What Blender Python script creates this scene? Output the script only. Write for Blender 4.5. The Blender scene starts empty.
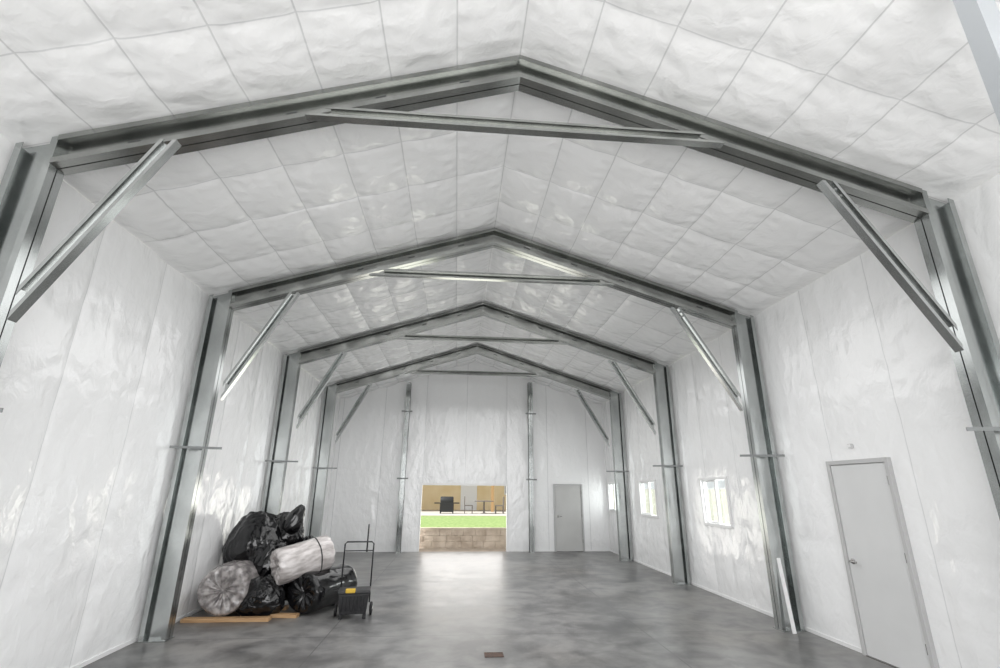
import bpy, bmesh, math, random
from mathutils import Vector, Matrix, noise
PI = math.pi
scn = bpy.context.scene
COL = scn.collection
H = 1.82
# ------------------------------------------------------------------ camera
Yc = Vector((-.0864, -.3044, -.9486)).normalized()
Zc = Vector((.0076, .9519, -.3061)); Zc = (Zc - Zc.dot(Yc) * Yc).normalized()
Xc = Yc.cross(Zc)
CAM = Vector((-.50, 0, H))
F = 483.0
cd = bpy.data.cameras.new('camera'); cam = bpy.data.objects.new('camera', cd); COL.objects.link(cam)
cd.sensor_width = 36; cd.lens = F / 1000 * 36; cd.clip_start = .05; cd.clip_end = 400
cam.matrix_world = Matrix(((Xc.x, Xc.y, Xc.z, CAM.x), (Yc.x, Yc.y, Yc.z, CAM.y), (Zc.x, Zc.y, Zc.z, CAM.z), (0, 0, 0, 1)))
scn.camera = cam

def at(u, v, y):
    c = Vector(((u - 500) / F, (334 - v) / F, -1))
    w = Vector((c.dot(Xc), c.dot(Yc), c.dot(Zc)))
    return CAM + w * (y / w.y)

# ------------------------------------------------------------------ room dimensions
W = 4.38; RZ = 6.03; SL = .325; Y0 = -1.3; YF = 16.1
FS = 3.40
FY = [3.84 + FS * i for i in range(4)]
BAY = FS / 3; CB = FS / 4; PUR = .63
roof = lambda x: RZ - SL * abs(x)
pill = lambda s, e=.5: abs(math.sin(PI * s)) ** e

# ------------------------------------------------------------------ materials
def mat(name, col, rough=.5, metal=0, spec=.5):
    m = bpy.data.materials.new(name); m.use_nodes = True
    b = m.node_tree.nodes['Principled BSDF']
    b.inputs['Base Color'].default_value = (*col, 1)
    b.inputs['Roughness'].default_value = rough
    b.inputs['Metallic'].default_value = metal
    b.inputs['Specular IOR Level'].default_value = spec
    return m

def vary(m, col2, scale=4, detail=5, lo=.35, hi=.65, stretch=(1, 1, 1), rough=None, bump=0, bscale=None, bdist=.02, ridged=False):
    nt = m.node_tree; N = nt.nodes; L = nt.links; b = N['Principled BSDF']
    tc = N.new('ShaderNodeTexCoord'); mp = N.new('ShaderNodeMapping'); mp.inputs['Scale'].default_value = stretch
    L.new(tc.outputs['Object'], mp.inputs['Vector'])
    nz = N.new('ShaderNodeTexNoise'); nz.inputs['Scale'].default_value = scale; nz.inputs['Detail'].default_value = detail
    L.new(mp.outputs[0], nz.inputs['Vector'])
    cr = N.new('ShaderNodeValToRGB')
    cr.color_ramp.elements[0].position = lo; cr.color_ramp.elements[1].position = hi
    cr.color_ramp.elements[0].color = b.inputs['Base Color'].default_value; cr.color_ramp.elements[1].color = (*col2, 1)
    L.new(nz.outputs['Fac'], cr.inputs['Fac']); L.new(cr.outputs['Color'], b.inputs['Base Color'])
    if rough:
        mr = N.new('ShaderNodeMapRange'); mr.inputs['From Min'].default_value = .3; mr.inputs['From Max'].default_value = .7
        mr.inputs['To Min'].default_value = rough[0]; mr.inputs['To Max'].default_value = rough[1]
        L.new(nz.outputs['Fac'], mr.inputs['Value']); L.new(mr.outputs[0], b.inputs['Roughness'])
    if bump:
        n2 = N.new('ShaderNodeTexNoise'); n2.inputs['Scale'].default_value = bscale or scale; n2.inputs['Detail'].default_value = 3 if ridged else 6
        if ridged: n2.noise_type = 'RIDGED_MULTIFRACTAL'; n2.inputs['Distortion'].default_value = .6
        L.new(mp.outputs[0], n2.inputs['Vector'])
        bp = N.new('ShaderNodeBump'); bp.inputs['Strength'].default_value = bump; bp.inputs['Distance'].default_value = bdist
        L.new(n2.outputs['Fac'], bp.inputs['Height']); L.new(bp.outputs[0], b.inputs['Normal'])
    return m

def vinyl(name, rough, seams, stretch, strength, base=(.925, .928, .93), dist=.024):
    """white sheeting: fine creases, faint seam lines at the given (axis, period, offset, half width, colour)"""
    m = mat(name, base, rough, 0, .6); nt = m.node_tree; N = nt.nodes; L = nt.links; b = N['Principled BSDF']
    tc = N.new('ShaderNodeTexCoord'); mp = N.new('ShaderNodeMapping'); mp.inputs['Scale'].default_value = stretch; L.new(tc.outputs['Object'], mp.inputs[0])
    rg = N.new('ShaderNodeTexNoise'); rg.noise_type = 'RIDGED_MULTIFRACTAL'; rg.inputs['Scale'].default_value = 3.0; rg.inputs['Detail'].default_value = 3.4; rg.inputs['Distortion'].default_value = .3
    n2 = N.new('ShaderNodeTexNoise'); n2.inputs['Scale'].default_value = 5; n2.inputs['Detail'].default_value = 3; n2.inputs['Distortion'].default_value = .4
    L.new(mp.outputs[0], rg.inputs['Vector']); L.new(mp.outputs[0], n2.inputs['Vector'])
    ad = N.new('ShaderNodeMath'); ad.operation = 'MULTIPLY_ADD'; ad.inputs[1].default_value = 1.4; L.new(n2.outputs['Fac'], ad.inputs[0]); L.new(rg.outputs['Fac'], ad.inputs[2])
    bp = N.new('ShaderNodeBump'); bp.inputs['Strength'].default_value = strength; bp.inputs['Distance'].default_value = dist
    L.new(ad.outputs[0], bp.inputs['Height']); L.new(bp.outputs[0], b.inputs['Normal'])
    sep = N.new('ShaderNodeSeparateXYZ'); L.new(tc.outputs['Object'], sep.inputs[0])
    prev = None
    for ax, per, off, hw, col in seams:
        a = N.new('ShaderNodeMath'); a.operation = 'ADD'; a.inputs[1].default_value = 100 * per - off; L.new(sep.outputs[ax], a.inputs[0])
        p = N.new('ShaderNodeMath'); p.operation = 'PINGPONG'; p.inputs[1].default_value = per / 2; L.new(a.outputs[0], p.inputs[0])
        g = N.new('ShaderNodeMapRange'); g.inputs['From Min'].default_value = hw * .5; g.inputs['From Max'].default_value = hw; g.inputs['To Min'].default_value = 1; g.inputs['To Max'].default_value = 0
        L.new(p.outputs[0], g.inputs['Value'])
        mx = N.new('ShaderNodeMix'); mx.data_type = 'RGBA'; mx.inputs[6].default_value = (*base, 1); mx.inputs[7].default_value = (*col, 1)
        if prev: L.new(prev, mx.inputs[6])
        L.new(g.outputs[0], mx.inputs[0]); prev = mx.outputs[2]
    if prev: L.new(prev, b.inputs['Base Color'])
    return m
VINYLC = vinyl('white_vinyl_ceiling', .20, [(1, CB, FY[0], .009, (.74, .745, .75)), (0, PUR, 0, .009, (.70, .705, .71))], (1, 1, 1), .52)  # roof seams; the purlin lines also paint in crease shade the lamps leave out
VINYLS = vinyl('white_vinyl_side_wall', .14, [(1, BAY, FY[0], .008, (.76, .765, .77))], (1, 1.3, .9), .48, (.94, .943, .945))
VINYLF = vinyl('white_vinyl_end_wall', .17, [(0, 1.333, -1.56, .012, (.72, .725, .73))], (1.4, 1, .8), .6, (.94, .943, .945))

def steel(name, c1, c2, r0, r1):
    m = mat(name, c1, .3, .95); nt = m.node_tree; N = nt.nodes; L = nt.links; b = N['Principled BSDF']
    tc = N.new('ShaderNodeTexCoord')
    nz = N.new('ShaderNodeTexNoise'); nz.inputs['Scale'].default_value = 2.2; nz.inputs['Detail'].default_value = 3; L.new(tc.outputs['Object'], nz.inputs['Vector'])
    vo = N.new('ShaderNodeTexNoise'); vo.inputs['Scale'].default_value = 40; vo.inputs['Detail'].default_value = 2; L.new(tc.outputs['Object'], vo.inputs['Vector'])
    ad = N.new('ShaderNodeMath'); ad.operation = 'MULTIPLY_ADD'; ad.inputs[1].default_value = .25; L.new(vo.outputs['Fac'], ad.inputs[0]); L.new(nz.outputs['Fac'], ad.inputs[2])
    mx = N.new('ShaderNodeMix'); mx.data_type = 'RGBA'; mx.inputs[6].default_value = (*c1, 1); mx.inputs[7].default_value = (*c2, 1)
    mr = N.new('ShaderNodeMapRange'); mr.inputs['From Min'].default_value = .42; mr.inputs['From Max'].default_value = .85; L.new(ad.outputs[0], mr.inputs['Value'])
    L.new(mr.outputs[0], mx.inputs[0]); L.new(mx.outputs[2], b.inputs['Base Color'])
    m2 = N.new('ShaderNodeMapRange'); m2.inputs['To Min'].default_value = r0; m2.inputs['To Max'].default_value = r1; L.new(mr.outputs[0], m2.inputs['Value']); L.new(m2.outputs[0], b.inputs['Roughness'])
    return m
STEEL = steel('galvanized_steel', (.31, .32, .308), (.43, .44, .425), .18, .25)
STEELC = steel('galvanized_steel_column', (.40, .42, .415), (.53, .55, .545), .16, .24)
STEEL2 = steel('brighter_steel', (.42, .435, .43), (.53, .545, .54), .16, .24)
STEELB = mat('bright_zinc', (.62, .65, .68), .35, .6)
TAB = mat('dull_zinc_tab', (.24, .25, .25), .6, .3)
INK = mat('dark_ink', (.11, .115, .115), .5, .4)
BOLT = mat('zinc_bolt', (.5, .5, .5), .3, 1)
DOORG = vary(mat('door_grey_paint', (.67, .675, .675), .4), (.70, .705, .705), 2)
DOORW = vary(mat('far_door_paint', (.53, .53, .52), .4), (.57, .57, .56), 2)
FRAMEG = mat('door_frame_grey', (.52, .52, .52), .4)
WHITE = mat('white_trim', (.87, .87, .87), .4)
CHROME = mat('satin_nickel', (.42, .41, .40), .25, 1)
DARK = mat('dark_rubber', (.015, .015, .016), .6)
BLACKP = vary(mat('black_bin_liner', (.004, .004, .005), .10, 0, .6), (.008, .008, .009), 5, bump=.5, bscale=2.6, bdist=.04, ridged=True)
CLEARP = vary(mat('clear_film_over_insulation', (.42, .385, .375), .14, 0, .7), (.74, .70, .69), 5, 6, .38, .62, (1, 2.5, 2.5), bump=.5, bscale=3, bdist=.03, ridged=True)
CLEARD = vary(mat('clear_film_over_grey_insulation', (.19, .175, .175), .14, 0, .7), (.46, .43, .42), 6, 6, .38, .62, (1, 2, 2), bump=.5, bscale=3, bdist=.03, ridged=True)
WOOD = vary(mat('raw_lumber', (.46, .27, .13), .7), (.58, .38, .21), 3, 6, .3, .7, (1, 12, 12))
CART = mat('black_moulded_plastic', (.018, .018, .02), .45)
CARTG = mat('dark_grey_tube', (.03, .03, .033), .4, .3)
YEL = mat('yellow_plastic', (.70, .45, .04), .45)
RUST = vary(mat('rusty_iron', (.05, .035, .03), .7), (.14, .075, .05), 20)

def concrete():
    m = mat('polished_concrete', (.2, .2, .2), .3, 0, .45)
    nt = m.node_tree; N = nt.nodes; L = nt.links; b = N['Principled BSDF']
    tc = N.new('ShaderNodeTexCoord')
    n1 = N.new('ShaderNodeTexNoise'); n1.inputs['Scale'].default_value = .85; n1.inputs['Detail'].default_value = 6; n1.inputs['Roughness'].default_value = .56; n1.inputs['Distortion'].default_value = .7
    n2 = N.new('ShaderNodeTexNoise'); n2.inputs['Scale'].default_value = 2.6; n2.inputs['Detail'].default_value = 8; n2.inputs['Roughness'].default_value = .58; n2.inputs['Distortion'].default_value = .4
    n3 = N.new('ShaderNodeTexNoise'); n3.inputs['Scale'].default_value = .45; n3.inputs['Detail'].default_value = 3
    for n in (n1, n2, n3): L.new(tc.outputs['Object'], n.inputs['Vector'])
    mx = N.new('ShaderNodeMath'); mx.operation = 'MULTIPLY_ADD'; mx.inputs[1].default_value = .5
    L.new(n2.outputs['Fac'], mx.inputs[0])
    m2 = N.new('ShaderNodeMath'); m2.operation = 'MULTIPLY'; m2.inputs[1].default_value = .5
    L.new(n1.outputs['Fac'], m2.inputs[0]); L.new(m2.outputs[0], mx.inputs[2])
    cr = N.new('ShaderNodeValToRGB'); cr.color_ramp.interpolation = 'EASE'
    e = cr.color_ramp.elements; e[0].position = .33; e[0].color = (.08, .08, .081, 1); e[1].position = .65; e[1].color = (.285, .282, .276, 1)
    L.new(mx.outputs[0], cr.inputs['Fac'])
    # faint warm staining
    wr = N.new('ShaderNodeMapRange'); wr.inputs['From Min'].default_value = .5; wr.inputs['From Max'].default_value = .7; wr.inputs['To Max'].default_value = .5
    L.new(n3.outputs['Fac'], wr.inputs['Value'])
    wm = N.new('ShaderNodeMix'); wm.data_type = 'RGBA'; wm.blend_type = 'MULTIPLY'; wm.inputs[7].default_value = (1, .93, .84, 1)
    L.new(wr.outputs[0], wm.inputs[0]); L.new(cr.outputs[0], wm.inputs[6])
    sep = N.new('ShaderNodeSeparateXYZ'); L.new(tc.outputs['Object'], sep.inputs[0])
    def joint(out, period, off):
        a = N.new('ShaderNodeMath'); a.operation = 'ADD'; a.inputs[1].default_value = off; L.new(out, a.inputs[0])
        p = N.new('ShaderNodeMath'); p.operation = 'PINGPONG'; p.inputs[1].default_value = period / 2; L.new(a.outputs[0], p.inputs[0])
        g = N.new('ShaderNodeMath'); g.operation = 'LESS_THAN'; g.inputs[1].default_value = .005; L.new(p.outputs[0], g.inputs[0])
        return g.outputs[0]
    j1 = joint(sep.outputs[0], 4.2, 50 * 4.2 + 2.1); j2 = joint(sep.outputs[1], FS, 50 * FS - FY[0])
    mxx = N.new('ShaderNodeMath'); mxx.operation = 'MAXIMUM'; L.new(j1, mxx.inputs[0]); L.new(j2, mxx.inputs[1])
    mix = N.new('ShaderNodeMix'); mix.data_type = 'RGBA'
    L.new(mxx.outputs[0], mix.inputs[0]); L.new(wm.outputs[2], mix.inputs[6]); mix.inputs[7].default_value = (.09, .09, .09, 1)
    L.new(mix.outputs[2], b.inputs['Base Color'])
    mr = N.new('ShaderNodeMapRange'); mr.inputs['From Min'].default_value = .34; mr.inputs['From Max'].default_value = .66
    mr.inputs['To Min'].default_value = .29; mr.inputs['To Max'].default_value = .43
    L.new(mx.outputs[0], mr.inputs['Value']); L.new(mr.outputs[0], b.inputs['Roughness'])
    bp = N.new('ShaderNodeBump'); bp.inputs['Strength'].default_value = .025; bp.inputs['Distance'].default_value = .02
    L.new(n2.outputs['Fac'], bp.inputs['Height']); L.new(bp.outputs[0], b.inputs['Normal'])
    return m
CONC = concrete()

def glass():
    m = bpy.data.materials.new('window_glass'); m.use_nodes = True
    N = m.node_tree.nodes; L = m.node_tree.links; N.clear()
    o = N.new('ShaderNodeOutputMaterial'); t = N.new('ShaderNodeBsdfTransparent'); g = N.new('ShaderNodeBsdfGlossy'); x = N.new('ShaderNodeMixShader')
    g.inputs['Roughness'].default_value = .02; x.inputs[0].default_value = .06; t.inputs[0].default_value = (.88, .90, .89, 1)
    L.new(t.outputs[0], x.inputs[1]); L.new(g.outputs[0], x.inputs[2]); L.new(x.outputs[0], o.inputs[0])
    return m
GLASS = glass()

# ------------------------------------------------------------------ mesh builder
class MB:
    def __init__(s): s.v = []; s.f = []
    def add(s, vs, fs):
        n = len(s.v); s.v += [tuple(p) for p in vs]; s.f += [tuple(i + n for i in f) for f in fs]
    def hexa(s, p):  # 8 points: 0-3 start ring, 4-7 end ring
        s.add(p, [(0, 1, 2, 3), (7, 6, 5, 4), (0, 4, 5, 1), (1, 5, 6, 2), (2, 6, 7, 3), (3, 7, 4, 0)]); return s
    def box(s, x0, x1, y0, y1, z0, z1):
        return s.hexa([(x0, y0, z0), (x0, y1, z0), (x1, y1, z0), (x1, y0, z0), (x0, y0, z1), (x0, y1, z1), (x1, y1, z1), (x1, y0, z1)])
    def piece(s, p0, p1, d, up, sd, a0, a1, b0, b1, n0, n1):
        out = []
        for p, n in ((p0, n0), (p1, n1)):
            for a, b in ((a0, b0), (a0, b1), (a1, b1), (a1, b0)):
                P = p + up * a + sd * b
                P = P + d * ((p - P).dot(n) / d.dot(n)); out.append(P)
        s.hexa(out)
    def beam(s, p0, p1, up, D, hw, n0=None, n1=None, kind='I', lip=.03, t=.005, gap=.006):
        p0 = Vector(p0); p1 = Vector(p1); d = (p1 - p0).normalized(); up = Vector(up); up = (up - up.dot(d) * d).normalized(); sd = d.cross(up)
        n0 = Vector(n0) if n0 else d; n1 = Vector(n1) if n1 else d; h = D / 2
        def q(a0, a1, b0, b1):
            b0, b1 = sorted((b0, b1)); s.piece(p0, p1, d, up, sd, a0, a1, b0, b1, n0, n1)
        if kind == 'I':   # two C channels back to back with a thin shadow gap
            for g in (-1, 1):
                q(h - t, h, g * gap, g * hw); q(-h, -h + t, g * gap, g * hw)
                q(-h + t, h - t, g * gap, g * (gap + t))
                q(h - lip, h - t, g * (hw - t), g * hw); q(-h + t, -h + lip, g * (hw - t), g * hw)
            q(-h + .06, h - .06, -gap, gap)
        else:
            q(h - t, h, -hw, hw); q(-h, -h + t, -hw, hw)
            q(-h + t, h - t, -hw, -hw + t); q(h - lip, h - t, hw - t, hw); q(-h + t, -h + lip, hw - t, hw)
        return s
    def bar(s, p0, p1, up, D, w):
        p0 = Vector(p0); p1 = Vector(p1); d = (p1 - p0).normalized(); up = Vector(up); up = (up - up.dot(d) * d).normalized(); sd = d.cross(up)
        s.piece(p0, p1, d, up, sd, -D / 2, D / 2, -w / 2, w / 2, d, d); return s
    def tube(s, pts, r, n=10):
        pts = [Vector(p) for p in pts]; rings = []
        for i, p in enumerate(pts):
            d = (pts[min(i + 1, len(pts) - 1)] - pts[max(i - 1, 0)]).normalized()
            a = d.orthogonal().normalized() if i == 0 else (rings[-1][1] - rings[-1][1].dot(d) * d).normalized()
            rings.append((p, a, d.cross(a)))
        vs = []; fs = []
        for p, a, b in rings:
            for k in range(n): vs.append(p + a * r * math.cos(2 * PI * k / n) + b * r * math.sin(2 * PI * k / n))
        for i in range(len(pts) - 1):
            for k in range(n): fs.append((i * n + k, i * n + (k + 1) % n, (i + 1) * n + (k + 1) % n, (i + 1) * n + k))
        fs.append(tuple(range(n))[::-1]); fs.append(tuple((len(pts) - 1) * n + k for k in range(n)))
        s.add(vs, fs); return s
    def lathe(s, prof, org, axis, n=20, wave=None):
        axis = Vector(axis).normalized(); a = axis.orthogonal().normalized(); b = axis.cross(a); org = Vector(org); vs = []; fs = []
        for i, (r, h) in enumerate(prof):
            for k in range(n):
                t = 2 * PI * k / n; rr = r * (1 + (wave(t, i) if wave else 0))
                vs.append(org + axis * h + a * rr * math.cos(t) + b * rr * math.sin(t))
        for i in range(len(prof) - 1):
            for k in range(n): fs.append((i * n + k, i * n + (k + 1) % n, (i + 1) * n + (k + 1) % n, (i + 1) * n + k))
        fs.append(tuple(range(n))[::-1]); fs.append(tuple((len(prof) - 1) * n + k for k in range(n)))
        s.add(vs, fs); return s
    def build(s, name, m, parent=None, smooth=False, bevel=0):
        me = bpy.data.meshes.new(name); me.from_pydata(s.v, [], s.f)
        bm = bmesh.new(); bm.from_mesh(me); bmesh.ops.recalc_face_normals(bm, faces=bm.faces); bm.to_mesh(me); bm.free()
        me.materials.append(m)
        if smooth:
            for p in me.polygons: p.use_smooth = True
        o = bpy.data.objects.new(name, me); COL.objects.link(o); o.parent = parent
        if bevel:
            bv = o.modifiers.new('bevel', 'BEVEL'); bv.width = bevel; bv.segments = 2; bv.limit_method = 'ANGLE'
        return o

def tag(o, label, cat, group=None, kind=None):
    o['label'] = label; o['category'] = cat
    if group: o['group'] = group
    if kind: o['kind'] = kind
    return o
def empty(name, loc=(0, 0, 0), rz=0):
    o = bpy.data.objects.new(name, None); COL.objects.link(o); o.location = loc; o.rotation_euler = (0, 0, rz); o.empty_display_size = .1
    return o
def struct(o, label=None, cat=None):
    o['kind'] = 'structure'
    if label: o['label'] = label
    if cat: o['category'] = cat
    return o
def copy_tree(o, parent=None):
    c = o.copy(); COL.objects.link(c); c.parent = parent
    for ch in list(o.children): copy_tree(ch, c)
    return c

def lines(a, b, step, extra=()):
    n = max(1, round((b - a) / step)); base = [a + (b - a) * i / n for i in range(n + 1)]
    ex = sorted(e for e in extra if a < e < b)
    out = [x for x in base if not any(abs(x - e) < step * .25 for e in ex)] + ex
    out = sorted(set(out)); out[0] = a; out[-1] = b
    return out
def rect_dist(u, v, r):
    dx = max(r[0] - u, 0, u - r[1]); dy = max(r[2] - v, 0, v - r[3]); return math.hypot(dx, dy)
def sheet(name, us, vs, fn, m, holes=(), skip=None):
    mb = MB(); nv = len(vs)
    mb.v = [tuple(fn(u, v)) for u in us for v in vs]
    for i in range(len(us) - 1):
        for j in range(nv - 1):
            cu = (us[i] + us[i + 1]) / 2; cv = (vs[j] + vs[j + 1]) / 2
            if any(h[0] < cu < h[1] and h[2] < cv < h[3] for h in holes): continue
            if skip and skip(us[i], us[i + 1], vs[j]): continue
            mb.f.append((i * nv + j, (i + 1) * nv + j, (i + 1) * nv + j + 1, i * nv + j + 1))
    me = bpy.data.meshes.new(name); me.from_pydata(mb.v, [], mb.f); me.materials.append(m)
    for p in me.polygons: p.use_smooth = True
    o = bpy.data.objects.new(name, me); COL.objects.link(o); return struct(o)

# floor
fl = MB().box(-W - .1, W + .1, Y0, YF + .05, -.15, 0).build('floor', CONC); struct(fl, 'mottled grey polished concrete floor slab', 'floor')

# ceiling: quilted insulation between purlins and roll seams
def ceil_fn(x, y):
    wx = x + .015 * noise.noise(Vector((x * 1.5, y * 1.5, 11))); wy = y + .03 * noise.noise(Vector((x * 1.5, y * 1.5, 17)))
    s = abs(wx) / PUR; t = (wy - FY[0]) / CB
    ci = math.floor(s); cj = math.floor(t)
    rnd = .5 + .9 * (noise.noise(Vector((ci * 3.7 + (9.3 if x > 0 else 0), cj * 5.3, 1.7))) * .5 + .5)
    d = .046 * rnd * pill(s, .6) * (.35 + .65 * pill(t, .5)) + .015 * pill(t, .4)
    # puckers running out from the seams, irregular creases
    d += .012 * math.sin(x * 34 + 5 * noise.noise(Vector((x * 2, y * 2, 4)))) * max(0, 1 - 2.8 * abs(t - round(t))) * pill(t, .5)
    d += .013 * math.sin(y * 32 + 5 * noise.noise(Vector((x * 2, y * 2, 8)))) * max(0, 1 - 2.8 * abs(s - round(s))) * pill(s, .5)
    d += .014 * (.5 - abs(noise.noise(Vector((x * 1.9, y * 1.9, 3.3))))) * pill(s, .5) + .010 * abs(noise.noise(Vector((x * 4.5, y * 4.5, 7.3))))
    f = min(1, max(0, (W - abs(x)) / .25))
    for fy in FY: f *= min(1, max(0, (abs(y - fy) - .10) / .22))
    return (x, y, roof(x) - max(0, d) * f)
cx = [g * k * PUR for k in range(7) for g in (-1, 1)]
cy = [FY[0] + CB * k for k in range(-6, 15)] + [f + g * .10 for f in FY for g in (-1, 1)]
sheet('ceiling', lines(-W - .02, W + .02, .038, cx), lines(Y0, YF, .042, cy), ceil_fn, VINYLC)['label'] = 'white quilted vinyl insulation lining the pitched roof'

WIN = [(8.73, 9.75), (12.02, 13.14), (14.95, 15.90)]; WZ = (1.19, 2.07)
D1 = (5.22, 6.17, 0, 2.20)
holesR = [(a, b, WZ[0], WZ[1]) for a, b in WIN]
def side_fn(sg, flats):
    def fn(y, z):
        t = (y - FY[0]) / BAY
        d = .030 * pill(t, .4) * (.6 + .4 * pill(z / 1.2, .5)) + .015 * noise.noise(Vector((y * 1.4, z * .9, sg * 5))) * pill(t, .4) + .006 * noise.noise(Vector((y * 5, z * 3, sg * 9)))
        d += .009 * (.5 - abs(noise.noise(Vector((y * 3.2, z * 1.5, sg * 4.4))))) + .005 * abs(noise.noise(Vector((y * 7, z * 4, sg * 6.1))))
        d += .011 * math.sin(z * 19 + 5 * noise.noise(Vector((y * 2, z * 2, 2)))) * max(0, 1 - 3.0 * abs(t - round(t))) * pill(t, .5)
        for r in flats: d *= min(1, rect_dist(y, z, r) / .45)
        d *= min(1, z / .3)
        for f in FY: d *= min(1, max(0, abs(y - f) - .09) / .25)
        return (sg * (W - max(0, d)), y, min(z, roof(W) + .01))
    return fn
zs = lines(0, roof(W), .065, WZ)
ys = [FY[0] + BAY * k for k in range(-4, 11)]
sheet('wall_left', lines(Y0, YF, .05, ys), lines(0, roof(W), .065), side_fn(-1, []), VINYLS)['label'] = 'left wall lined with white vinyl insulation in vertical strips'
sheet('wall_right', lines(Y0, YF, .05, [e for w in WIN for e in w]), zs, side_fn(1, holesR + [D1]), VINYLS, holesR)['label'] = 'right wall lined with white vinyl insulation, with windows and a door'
OP = (-1.56, 1.106, 0, 1.93); D2 = (2.61, 3.56, 0, 2.0)
def far_fn(x, z):
    t = (x - OP[0]) / 1.333
    d = .020 * pill(t, .45) + .03 * noise.noise(Vector((x * 1.6, z * .7, 31))) + .009 * noise.noise(Vector((x * 6, z * 2.5, 12))) + .018 * (.5 - abs(noise.noise(Vector((x * 3, z * 1.1, 4.4)))))
    d = max(0, d + .012)
    for r in (OP, D2): d *= min(1, rect_dist(x, z, r) / .8) ** .7
    d *= min(1, z / .3)
    return (x, YF - d, min(z, roof(x) + .01))
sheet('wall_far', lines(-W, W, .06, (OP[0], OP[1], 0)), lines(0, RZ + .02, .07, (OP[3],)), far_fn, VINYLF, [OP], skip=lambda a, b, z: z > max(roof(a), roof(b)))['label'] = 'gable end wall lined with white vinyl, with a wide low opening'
FO = (-3.4, 3.4, 0, 4.3)
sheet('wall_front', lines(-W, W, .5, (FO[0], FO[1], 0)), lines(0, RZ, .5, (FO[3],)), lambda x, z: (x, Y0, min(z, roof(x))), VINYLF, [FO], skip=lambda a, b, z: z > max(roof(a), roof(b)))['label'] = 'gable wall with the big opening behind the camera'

# baseboards (base angle)
struct(MB().box(-W, -W + .015, Y0, YF, 0, .045).build('baseboard_left', WHITE))
b = MB(); b.box(W - .015, W, Y0, D1[0] - .01, 0, .045); b.box(W - .015, W, D1[1] + .01, YF, 0, .045); struct(b.build('baseboard_right', WHITE))
b = MB(); b.box(-W + .015, OP[0] - .06, YF - .015, YF, 0, .045); b.box(OP[1] + .06, D2[0] - .01, YF - .015, YF, 0, .045); b.box(D2[1] + .01, W - .015, YF - .015, YF, 0, .045); struct(b.build('baseboard_far', WHITE))
# opening trim
b = MB(); b.box(OP[0] - .05, OP[0], YF - .02, YF + .1, 0, OP[3]); b.box(OP[1], OP[1] + .05, YF - .02, YF + .1, 0, OP[3]); b.box(OP[0] - .05, OP[1] + .05, YF - .02, YF + .1, OP[3], OP[3] + .06)
struct(b.build('trim_1', WHITE), 'white header and jambs around the end wall opening', 'trim')

# ------------------------------------------------------------------ portal frames
BM = None
def bolt_at(root, p):
    global BM
    if BM is None:
        o = MB().lathe([(.016, 0), (.016, .012), (.010, .016)], (0, 0, 0), (0, -1, 0), 6).build('bolt', BOLT, root); BM = o.data
    else:
        o = bpy.data.objects.new('bolt', BM); COL.objects.link(o); o.parent = root
    o.location = p
def portal():
    root = empty('portal_frame')
    D = .27; hw = .09; ct = math.cos(math.atan(SL)); cxm = 4.17; cdp = .32; ci = cxm - cdp / 2
    for g in (-1, 1):
        c = MB().beam((g * cxm, 0, .012), (g * cxm, 0, roof(cxm) - .03), (1, 0, 0), cdp, .08, None, (g * SL, 0, 1), lip=.055)
        c.build('column', STEELC, root)
        MB().box(g * cxm - .17, g * cxm + .17, -.11, .11, 0, .012).build('base_plate', STEEL2, root)
        off = (D / 2) / ct + .03
        r = MB().beam((0, 0, roof(0) - off), (g * ci, 0, roof(ci) - off), (0, 0, 1), D, hw, (1, 0, 0), (1, 0, 0), lip=.05)
        ro = r.build('rafter', STEEL, root)
        for px in (.55, 1.35, 2.15, 3.45):   # faint ink stamps on the web, seen between the lips
            MB().bar((g * (px - .05), -.0125, roof(px - .05) - off), (g * (px + .05), -.0125, roof(px + .05) - off), (0, 0, 1), .02, .002).build('printed_mark', INK, ro)
        # knee brace lapped on the front of the frame
        k = MB().beam((g * (2.96 if g > 0 else 3.06), -.131, 4.66), (g * 3.85, -.131, 3.12), (1, 0, .6 * g), .12, .04, (0, 0, 1), (1, 0, 0), kind='C', lip=.03)
        k.build('knee_brace', STEEL2, root)
        fb = MB().bar((g * 3.74, -.10, 2.33), (g * 4.34, -.26, 2.33), (0, 0, 1), .032, .008)
        fb.build('flange_brace', TAB, root)
        for bx, bz in ((3.04, 4.60), (3.08, 4.53), (3.77, 3.25), (3.80, 3.19)): bolt_at(root, (g * bx, -.095, bz))
    t = MB().beam((-1.86, -.131, 5.07), (1.86, -.131, 5.07), (0, 0, 1), .11, .04, (1, 0, -2), (1, 0, 2), kind='C', lip=.025); t.build('collar_tie', STEEL, root)
    return root
FL = ['galvanized steel portal frame nearest the camera, its columns cut off by the photo edges',
      'second galvanized steel portal frame from the camera, white board leaning on its right column',
      'third galvanized steel portal frame from the camera, between the two nearer windows',
      'smallest looking galvanized steel portal frame, farthest back, just before the end wall']
p0 = portal()
for i, y in enumerate(FY):
    o = p0 if i == 0 else copy_tree(p0)
    o.location = (0, y, 0); tag(o, FL[i], 'steel frame', 'galvanized steel portal frames')

# end wall posts
for x, lab in ((-2.16, 'steel post on the end wall left of the wide opening'), (1.87, 'steel post on the end wall between the wide opening and the grey door')):
    r = empty('endwall_post', (x, YF - .18, 0)); tag(r, lab, 'post', 'end wall posts')
    MB().beam((0, 0, .01), (0, 0, roof(x) - .16), (0, 1, 0), .2, .07).build('post', STEELC, r)
    MB().box(-.10, .10, -.12, .12, 0, .01).build('base_plate', STEEL2, r)
    for z in (2.12, 4.2):
        MB().box(-.17, .17, -.115, -.103, z - .02, z + .02).build('girt_clip', TAB, r)

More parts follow.
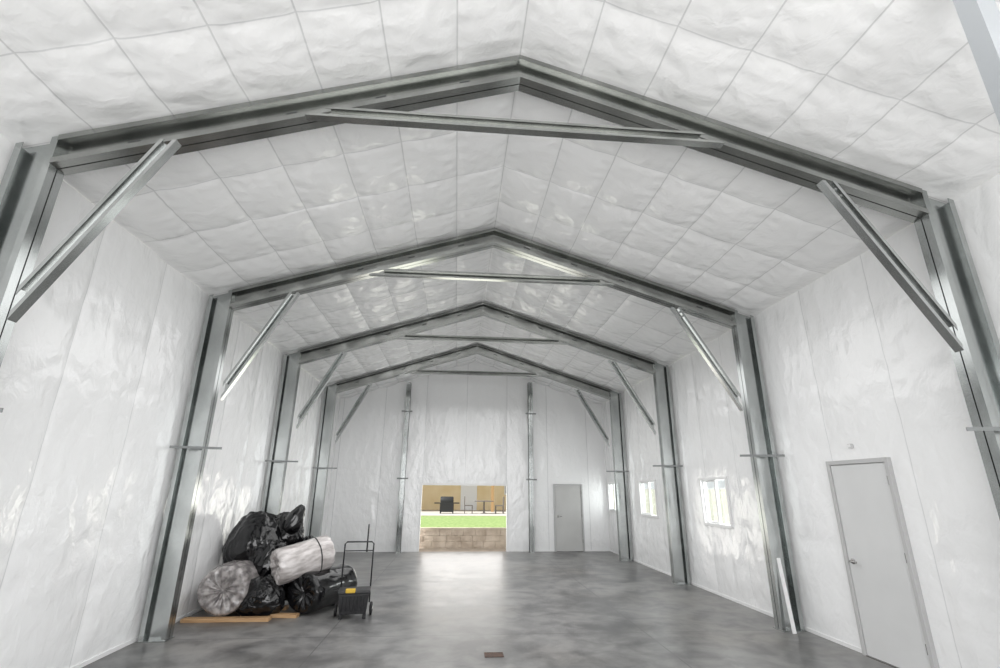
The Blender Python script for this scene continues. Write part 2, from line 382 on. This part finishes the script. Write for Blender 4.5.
# hanging channel by the upper right corner
r = empty('hanging_channel', (2.66, 2.0, 3.45)); tag(r, 'steel channel hanging from the ceiling in the upper right corner of the photo', 'steel hanger')
hz = roof(2.66) - 3.45
MB().beam((0, 0, 0), (0, 0, hz - .03), (1, 0, 0), .13, .055, kind='C').build('channel', STEELB, r)
MB().box(-.12, .12, -.1, .1, hz - .03, hz - .015).build('top_plate', STEEL2, r)

# ------------------------------------------------------------------ doors (local: facing -y, left edge x=0)
def door(name, w, h, m, loc, rz, label):
    r = empty(name, loc, rz); struct(r, label, 'door')
    f = MB(); t = .05
    f.box(0, t, -.05, .06, 0, h); f.box(w - t, w, -.05, .06, 0, h); f.box(t, w - t, -.05, .06, h - t, h)
    f.build('door_frame', FRAMEG, r, bevel=.004)
    MB().box(t + .006, w - t - .006, -.032, .01, .012, h - t - .006).build('door_leaf', m, r, bevel=.003)
    hd = empty('door_handle', (t + .075, -.032, 1.02)); hd.parent = r
    MB().lathe([(.032, 0), (.032, .008), (.026, .012)], (0, 0, 0), (0, -1, 0), 20).build('rose', CHROME, hd, True)
    MB().tube([(0, -.01, 0), (0, -.045, 0), (.02, -.058, 0), (.11, -.058, 0)], .012).build('lever', CHROME, hd, True)
    for z in (.25, h / 2, h - .3):
        MB().lathe([(.009, 0), (.009, .10)], (w - t + .002, -.042, z), (0, 0, 1), 10).build('hinge', CHROME, r)
    MB().box(0.05, w - .05, -.05, .05, 0, .01).build('threshold', CHROME, r)
    return r
door('door_1', D1[1] - D1[0], D1[3], DOORG, (W - .002, D1[1], 0), -PI / 2, 'light grey steel door in the right wall near the camera')
door('door_2', D2[1] - D2[0], D2[3], DOORW, (D2[0], YF - .002, 0), 0, 'grey steel door in the far end wall right of the opening')
# little box on the wall above the near door
jb = empty('junction_box', (W - .012, 5.73, 2.34), -PI / 2); tag(jb, 'small grey box fixed on the white wall above the near door', 'electrical box')
MB().box(-.03, .03, -.03, .012, 0, .05).build('box', FRAMEG, jb, bevel=.005)
MB().box(-.024, .024, -.034, -.03, .006, .044).build('cover', WHITE, jb, bevel=.002)

# ------------------------------------------------------------------ windows
for i, (a, bb) in enumerate(WIN):
    w = bb - a; h = WZ[1] - WZ[0]
    r = empty('window_%d' % (i + 1), (W, bb, WZ[0]), -PI / 2)
    struct(r, ['white framed sliding window nearest the camera', 'white framed sliding window between third and fourth frames', 'white framed window beside the far corner'][i], 'window')
    f = MB(); t = .05
    f.box(0, t, -.03, .1, 0, h); f.box(w - t, w, -.03, .1, 0, h); f.box(t, w - t, -.03, .1, 0, t); f.box(t, w - t, -.03, .1, h - t, h)
    f.build('window_frame', WHITE, r, bevel=.004)
    s = MB(); m = w / 2
    s.box(m - .025, m + .025, .02, .06, t, h - t); s.box(t, t + .03, .02, .06, t, h - t); s.box(t + .03, m - .025, .02, .06, t, t + .03); s.box(t + .03, m - .025, .02, .06, h - t - .03, h - t)
    s.build('sash', WHITE, r)
    MB().box(t, w - t, .066, .07, t, h - t).build('pane', GLASS, r)

# ------------------------------------------------------------------ floor drain, leaning board
d = empty('floor_drain', (0.0, 6.42, 0)); tag(d, 'small rusty rectangular drain cover set in the concrete in the foreground', 'drain')
b = MB(); b.box(-.11, .11, -.08, -.065, 0, .006); b.box(-.11, .11, .065, .08, 0, .006); b.box(-.11, -.095, -.065, .065, 0, .006); b.box(.095, .11, -.065, .065, 0, .006); b.build('rim', RUST, d)
g = MB(); g.box(-.095, .095, -.065, .065, 0, .002)
for k in range(-3, 4): g.box(k * .026 - .007, k * .026 + .007, -.065, .065, .002, .006)
g.build('grate', RUST, d)
lb = MB().bar((4.10, FY[1] - .20, .003), (4.10, FY[1] - .092, .92), (1, 0, 0), .05, .014).build('trim_board', WHITE); tag(lb, 'short white trim board leaning on the second right column', 'board')

# ------------------------------------------------------------------ pile of bags and rolls
def bag(loc, sc, seed, label, neck=None, sub=6, name='garbage_bag', slump=.2):
    bm = bmesh.new(); bmesh.ops.create_icosphere(bm, subdivisions=sub, radius=1)
    o3 = Vector((seed * 7.1, seed * 3.3, seed * 1.9))
    for v in bm.verts:
        p = v.co.copy()
        w = p + .3 * Vector((noise.noise(p * 2 + o3), noise.noise(p * 2 + o3 * 2), noise.noise(p * 2 + o3 * 3)))
        # gathered pleats running to the tied top, soft lobes, fine crumples
        az = math.atan2(p.y, p.x)
        n = .12 * noise.noise(p * 1.1 + o3) + .09 * (.5 - abs(noise.noise(w * 1.6 + o3))) + .07 * abs(noise.noise(Vector((w.x * 4, w.y * 4, w.z * 2)) + o3)) + .035 * abs(noise.noise(w * 8 + o3))
        n += .03 * math.sin(9 * az + 4 * noise.noise(p * 1.5 + o3)) * max(0, p.z) ** 1.5
        p = p * (.93 + n)
        k = 1 + slump * max(-.6, min(.5, -p.z))
        p.x *= k; p.y *= k
        if p.z < -.70: p.z = -.70 + (p.z + .70) * .15
        v.co = Vector((p.x * sc[0], p.y * sc[1], p.z * sc[2]))
    me = bpy.data.meshes.new(name); bm.to_mesh(me); bm.free(); me.materials.append(BLACKP)
    for p in me.polygons: p.use_smooth = True
    o = bpy.data.objects.new(name, me); COL.objects.link(o); o.location = loc; tag(o, label, 'bag', 'black plastic bags in the pile')
    if neck:
        d, L, r = neck; d = Vector(d).normalized()
        st = Vector((d.x * sc[0], d.y * sc[1], d.z * sc[2])) * .88
        mb = MB().lathe([(r * .75, 0), (r * .4, L * .2), (r * .35, L * .3), (r * .9, L * .6), (r * 1.0, L * .85), (r * .7, L)], st, d, 48, lambda t, i: .28 * math.sin(7 * t + i * .6 + seed) * (i / 5) + .1 * math.sin(13 * t + i))
        mb.build('gathered_neck', BLACKP, o, True)
    return o
def roll(loc, L, r, axis, seed, m, label, bands=(), sq=.9, pleat=.025):
    k = 64; mb = MB(); prof = []
    for i in range(8): prof.append((-L / 2 + .05 * (1 - i / 7) ** 2, r * (.06 + .80 * i / 7)))
    e = .16
    for i in range(1, 7):
        a = i / 6 * PI / 2; prof.append((-L / 2 + e * .6 * (1 - math.cos(a)), r * (.86 + .14 * math.sin(a))))
    for i in range(1, 13): prof.append((-L / 2 + .1 + (L - .2) * i / 13, r))
    prof += [(-x, rr) for x, rr in prof[:14]][::-1]
    vs = []; fs = []
    for i, (x, rr) in enumerate(prof):
        endk = max(0, 1 - rr / r) if abs(x) > L / 2 - .08 else 0
        for j in range(k):
            t = 2 * PI * j / k
            p = Vector((x * 2.5, math.cos(t) * rr / r * 1.4, math.sin(t) * rr / r * 1.4)) + Vector((seed * 5.3, 0, seed))
            q = rr * (1 + .08 * noise.noise(p) + .06 * (.4 - abs(noise.noise(p * 2.3))))
            dx = (pleat * math.sin(11 * t + 3 * rr / r + seed) + .02 * noise.noise(p * 5)) * min(1, 2.2 * endk)
            vs.append((x + dx, q * math.cos(t), q * math.sin(t) * sq))
    for i in range(len(prof) - 1):
        for j in range(k): fs.append((i * k + j, i * k + (j + 1) % k, (i + 1) * k + (j + 1) % k, (i + 1) * k + j))
    fs.append(tuple(range(k))[::-1]); fs.append(tuple((len(prof) - 1) * k + j for j in range(k)))
    mb.add(vs, fs)
    o = mb.build('wrapped_roll', m, None, True)
    o.location = loc; o.rotation_mode = 'QUATERNION'; o.rotation_quaternion = Vector(axis).normalized().to_track_quat('X', 'Z')
    tag(o, label, 'roll')
    for bx in bands:
        bd = MB(); ring = []
        for s2 in (-.010, .010):
            for j in range(k):
                t = 2 * PI * j / k; p = Vector(((bx + s2) * 2.5, math.cos(t) * 1.4, math.sin(t) * 1.4)) + Vector((seed * 5.3, 0, seed))
                q = r * (1.012 + .08 * noise.noise(p) + .06 * (.4 - abs(noise.noise(p * 2.3)))); ring.append((bx + s2, q * math.cos(t), q * math.sin(t) * sq))
        bd.add(ring, [(j, (j + 1) % k, k + (j + 1) % k, k + j) for j in range(k)])
        bd.build('tape_band', DARK, o, True)['label'] = 'black wrapping band'
    return o
pl1 = MB().box(-.6, .6, -.07, .07, 0, .045).build('plank', WOOD, bevel=.004); pl1.location = (-3.70, 8.12, 0); tag(pl1, 'orange-brown plank on the floor under the left roll end', 'plank', 'planks under the pile')
pl2 = MB().box(-.6, .6, -.07, .07, 0, .045).build('plank', WOOD, bevel=.004); pl2.location = (-3.68, 8.80, 0); tag(pl2, 'plank on the floor at the back of the bag pile', 'plank', 'planks under the pile')
pl3 = MB().box(-.42, .42, -.06, .06, 0, .045).build('plank', WOOD, bevel=.004); pl3.location = (-3.18, 8.34, 0); pl3.rotation_euler = (0, 0, -.12); tag(pl3, 'short plank poking out between the low bag and the black roll', 'plank', 'planks under the pile')

pA = at(222, 592, 8.2)
roll((pA.x, 8.50, .385), .72, .345, (.05, -1, 0), 1, CLEARD, 'grey insulation roll in clear film, round end facing out, at lower left of the pile', sq=.95)
pF = at(303, 559, 8.58)
roll(pF, .84, .27, (-.80, -.56, -.20), 2, CLEARP, 'grey insulation roll in clear film lying across the top of the black roll', (-.2,), sq=.97)
roll((-2.55, 8.82, .30), 1.0, .30, (-.44, -.90, 0), 3, BLACKP, 'black wrapped roll on the floor beside the tool cart', (), sq=.95, pleat=.010)
bag((-3.79, 9.14, .91), (.53, .40, .53), 21, 'largest black bag, puffed up at the upper left of the pile', None)
bag((-3.42, 9.24, 1.08), (.34, .27, .33), 12, 'small black bag on top of the pile beside the upright knotted one')
pC = at(266, 564, 8.9)
bag((pC.x + .03, 8.92, pC.z), (.35, .25, .38), 3, 'black bag in the middle of the pile, left of the clear wrapped roll', ((.5, -.6, .6), .2, .08))
pE = at(261, 597, 8.42)
bag((pE.x, 8.42, .24), (.37, .26, .30), 4, 'low slumped black bag at the front of the pile on the plank', ((.2, -.9, .2), .2, .08))
pD = at(294, 520, 9.0)
bD = bag((pD.x, 9.02, pD.z), (.15, .13, .27), 5, 'narrow upright black bag sticking up at the top of the pile', None, 5, slump=.3); bD.rotation_euler = (0, .45, 0)
bag((-3.76, 9.28, .24), (.46, .34, .33), 7, 'black bag at the bottom of the pile under the largest bag')
bag((-3.02, 9.26, .46), (.33, .30, .56), 8, 'black bag on the floor at the back of the pile behind the clear roll')

# ------------------------------------------------------------------ rolling tool cart
ct = empty('tool_cart', (-1.97, 8.28, 0), .12); tag(ct, 'black rolling tool box cart with tall handle and yellow latch beside the bag pile', 'cart')
b = MB()
b.hexa([(-.19, -.14, .06), (-.19, .14, .06), (.19, .14, .06), (.19, -.14, .06), (-.22, -.17, .33), (-.22, .17, .33), (.22, .17, .33), (.22, -.17, .33)])
for k in range(-3, 4): b.box(k * .053 - .010, k * .053 + .010, -.178, -.155, .10, .30)
b.build('crate_body', CART, ct, bevel=.012)
MB().box(-.235, .235, -.185, .185, .33, .375).build('lid', CART, ct, bevel=.015)
MB().box(-.12, .02, -.20, -.13, .35, .405).build('latch', YEL, ct, bevel=.01)['label'] = 'yellow latch'
for g in (-1, 1):
    wl = MB().lathe([(.06, -.022), (.085, -.018), (.09, 0), (.085, .018), (.06, .022)], (g * .255, .08, .09), (1, 0, 0), 24).build('wheel', DARK, ct, True)
    MB().lathe([(.035, -.027), (.04, 0), (.035, .027)], (g * .255, .08, .09), (1, 0, 0), 16).build('hub', CHROME, wl)
    MB().box(g * .17 - .025, g * .17 + .025, -.15, -.09, 0, .06).build('foot', DARK, ct, bevel=.006)
MB().tube([(-.22, .19, .15), (-.22, .2, .98), (-.19, .2, 1.01), (.19, .2, 1.01), (.22, .2, .98), (.22, .19, .15)], .011).build('handle_frame', CARTG, ct, True)
MB().tube([(-.22, .2, .88), (.22, .2, .88)], .008).build('cross_bar', CARTG, ct, True)
MB().tube([(.12, .213, .86), (.12, .213, 1.27)], .012).build('handle_post', CARTG, ct, True)

# ------------------------------------------------------------------ outside
DIRT = vary(mat('dirt', (.36, .29, .23), .9), (.48, .40, .32), 4, 8)
GRAVEL = vary(mat('pale_gravel', (.30, .28, .25), .9), (.38, .36, .32), 3, 8)
BLOCK = vary(mat('retaining_block', (.50, .41, .33), .9), (.72, .62, .52), 3, 8, bump=.8, bscale=7, bdist=.06)
GRASS = vary(mat('lawn_grass', (.18, .27, .07), .9), (.33, .43, .16), 9, 8)
SIDING = vary(mat('tan_siding', (.84, .66, .38), .7), (.92, .76, .50), 1.2)
PATIO = mat('patio_slab', (.56, .52, .46), .8)
BERM = vary(mat('dry_grass_bank', (.38, .38, .30), .95), (.50, .48, .40), 1.5, 8)
ZL = .60; YW = 17.0; YP = 25.0
g = MB().box(-60, 60, -30, 70, -.3, -.16).build('ground', GRAVEL); struct(g)
b = MB(); ny = 40; nx = 10
for i in range(nx + 1):
    for j in range(ny + 1):
        x = 10 + i * 2.0; y = -10 + j * 2.2; hgt = 2.1 * min(1, i / 6) ** 1.3
        b.v.append((x, y, -.17 + hgt + .18 * noise.noise(Vector((x * .4, y * .4, 1))) * min(1, i)))
for i in range(nx):
    for j in range(ny): b.f.append((i * (ny + 1) + j, (i + 1) * (ny + 1) + j, (i + 1) * (ny + 1) + j + 1, i * (ny + 1) + j + 1))
struct(b.build('grass_bank', BERM, None, True))
g = MB().box(-8, 8, YF + .05, YW, -.16, -.01).build('yard_dirt', DIRT); struct(g, 'bare brown dirt outside the opening', 'ground')
rw = empty('retaining_wall', (0, YW, 0)); tag(rw, 'low tan block retaining wall outside the opening, below the lawn', 'retaining wall')
b = MB()
rnd = random.Random(4)
for r_ in range(4):
    z0 = -.16 + r_ * .178; x = -8 - rnd.random() * .4
    while x < 8:
        w_ = .34 + rnd.random() * .16; b.box(x + .002, x + w_ - .002, .02 * r_ + rnd.random() * .03, .34, z0 + .001, z0 + .177); x += w_
b.build('blocks', BLOCK, rw, bevel=.012)
MB().box(-8, 8, .08, .36, .552, ZL).build('cap', BLOCK, rw)
g = MB().box(-8, 8, YW + .37, YP, -.16, ZL - .02).build('lawn', GRASS); struct(g, 'strip of green lawn behind the retaining wall', 'lawn')
g = MB().box(-9.5, 9.5, YP, 42, -.16, ZL).build('patio', PATIO); struct(g)
hs = empty('house', (-1, 31.5, ZL)); tag(hs, 'tan house with patio posts seen through the far opening', 'house')
MB().box(-9, 9, 0, 6, 0, 3.0).build('wall', SIDING, hs)
rf = MB(); rf.add([(-9.6, -2.6, 2.7), (9.6, -2.6, 2.7), (9.6, 3, 4.6), (-9.6, 3, 4.6), (9.6, 6.6, 3.0), (-9.6, 6.6, 3.0)], [(0, 1, 2, 3), (3, 2, 4, 5)]); rf.build('roof', mat('brown_shingle', (.2, .15, .12), .8), hs)
PW = mat('post_wood', (.45, .28, .13), .7); DG = mat('dark_glass', (.05, .06, .07), .1)
for x in (-6, -1.9, 2.6, 7): MB().box(x - .08, x + .08, -2.4, -2.24, 0, 2.7).build('patio_post', PW, hs)
for x in (-3.5, 4.2):
    wf = MB().box(x - .7, x + .7, -.06, .02, .9, 2.2).build('window', WHITE, hs)
    MB().box(x - .62, x + .62, -.07, -.06, .98, 2.12).build('pane', DG, wf)
MB().box(.8, 1.8, -.05, .02, 0, 2.1).build('door', WHITE, hs)
YG = 27.0
pg = at(447, 503, YG)
gr = empty('grill', (pg.x, YG, ZL)); tag(gr, 'black barbecue grill on the patio seen through the opening', 'grill')
MB().box(-.36, .36, -.24, .24, .08, .54).build('cabinet', DARK, gr, bevel=.02)
MB().lathe([(.05, -.34), (.22, -.34), (.24, -.30), (.24, .30), (.22, .34), (.05, .34)], (0, 0, .60), (1, 0, 0), 20).build('hood', DARK, gr, True)
for x in (-.51, .51): MB().box(x - .14, x + .14, -.2, .2, .49, .54).build('side_shelf', DARK, gr)
for x in (-.32, .32):
    for y in (-.2, .2): MB().box(x - .03, x + .03, y - .03, y + .03, 0, .08).build('leg', DARK, gr)
MET = mat('patio_furniture', (.16, .14, .13), .5)
pt = at(484, 508, YG)
tb = empty('patio_table', (pt.x, YG, ZL)); tag(tb, 'round patio table outside beyond the lawn', 'table')
MB().lathe([(.5, .60), (.52, .62), (.5, .64)], (0, 0, 0), (0, 0, 1), 24).build('tabletop', MET, tb); MB().lathe([(.25, 0), (.05, .05), (.04, .60)], (0, 0, 0), (0, 0, 1), 16).build('pedestal', MET, tb)
def chair():
    c = empty('patio_chair')
    MB().box(-.22, .22, -.22, .22, .38, .42).build('seat', MET, c); MB().box(-.22, .22, .19, .23, .42, .85).build('backrest', MET, c)
    for x in (-.2, .2):
        for y in (-.2, .2): MB().box(x - .02, x + .02, y - .02, y + .02, 0, .38).build('leg', MET, c)
    return c
c0 = chair()
for i, (dx, rz, lab) in enumerate(((-.82, PI / 2, 'dark patio chair on the left of the round table'), (.82, -PI / 2, 'dark patio chair on the right of the round table'))):
    c = c0 if i == 0 else copy_tree(c0)
    c.location = (pt.x + dx, YG, ZL); c.rotation_euler = (0, 0, rz); tag(c, lab, 'chair', 'patio chairs')

# ------------------------------------------------------------------ light
def area(name, loc, rot, sx, sy, power, col=(1, 1, 1)):
    l = bpy.data.lights.new(name, 'AREA'); l.shape = 'RECTANGLE'; l.size = sx; l.size_y = sy; l.energy = power; l.color = col
    o = bpy.data.objects.new(name, l); COL.objects.link(o); o.location = loc; o.rotation_euler = rot
    return o
area('front_daylight', (0, Y0 + .1, 2.2), (math.radians(93), 0, 0), 6.6, 4.0, 295, (1, 1, 1))
area('far_daylight', (-.23, YF + .3, 1.1), (math.radians(-90), 0, 0), 2.5, 1.8, 44, (1, .98, .95))
area('overhead_fill', (0, 9.4, 4.5), (0, 0, 0), 4.6, 9.8, 225, (1, 1, 1))  # added fill lamp to lift the middle of the hall, no fixture there
for i, (a, bb) in enumerate(WIN): area('window_daylight', (W + .3, (a + bb) / 2, 1.65), (0, math.radians(90), 0), .85, bb - a, 24, (.99, .995, 1))
sn = bpy.data.lights.new('sun', 'SUN'); sn.energy = 5.5; sn.angle = .02; so = bpy.data.objects.new('sun', sn); COL.objects.link(so); so.rotation_euler = Vector((.62, .20, -.76)).normalized().to_track_quat('-Z', 'Y').to_euler()
w = bpy.data.worlds.new('world'); scn.world = w; w.use_nodes = True
bg = w.node_tree.nodes['Background']; bg.inputs[0].default_value = (.90, .92, .94, 1); bg.inputs[1].default_value = 1.1
scn.view_settings.view_transform = 'Standard'
scn.view_settings.look = 'None'
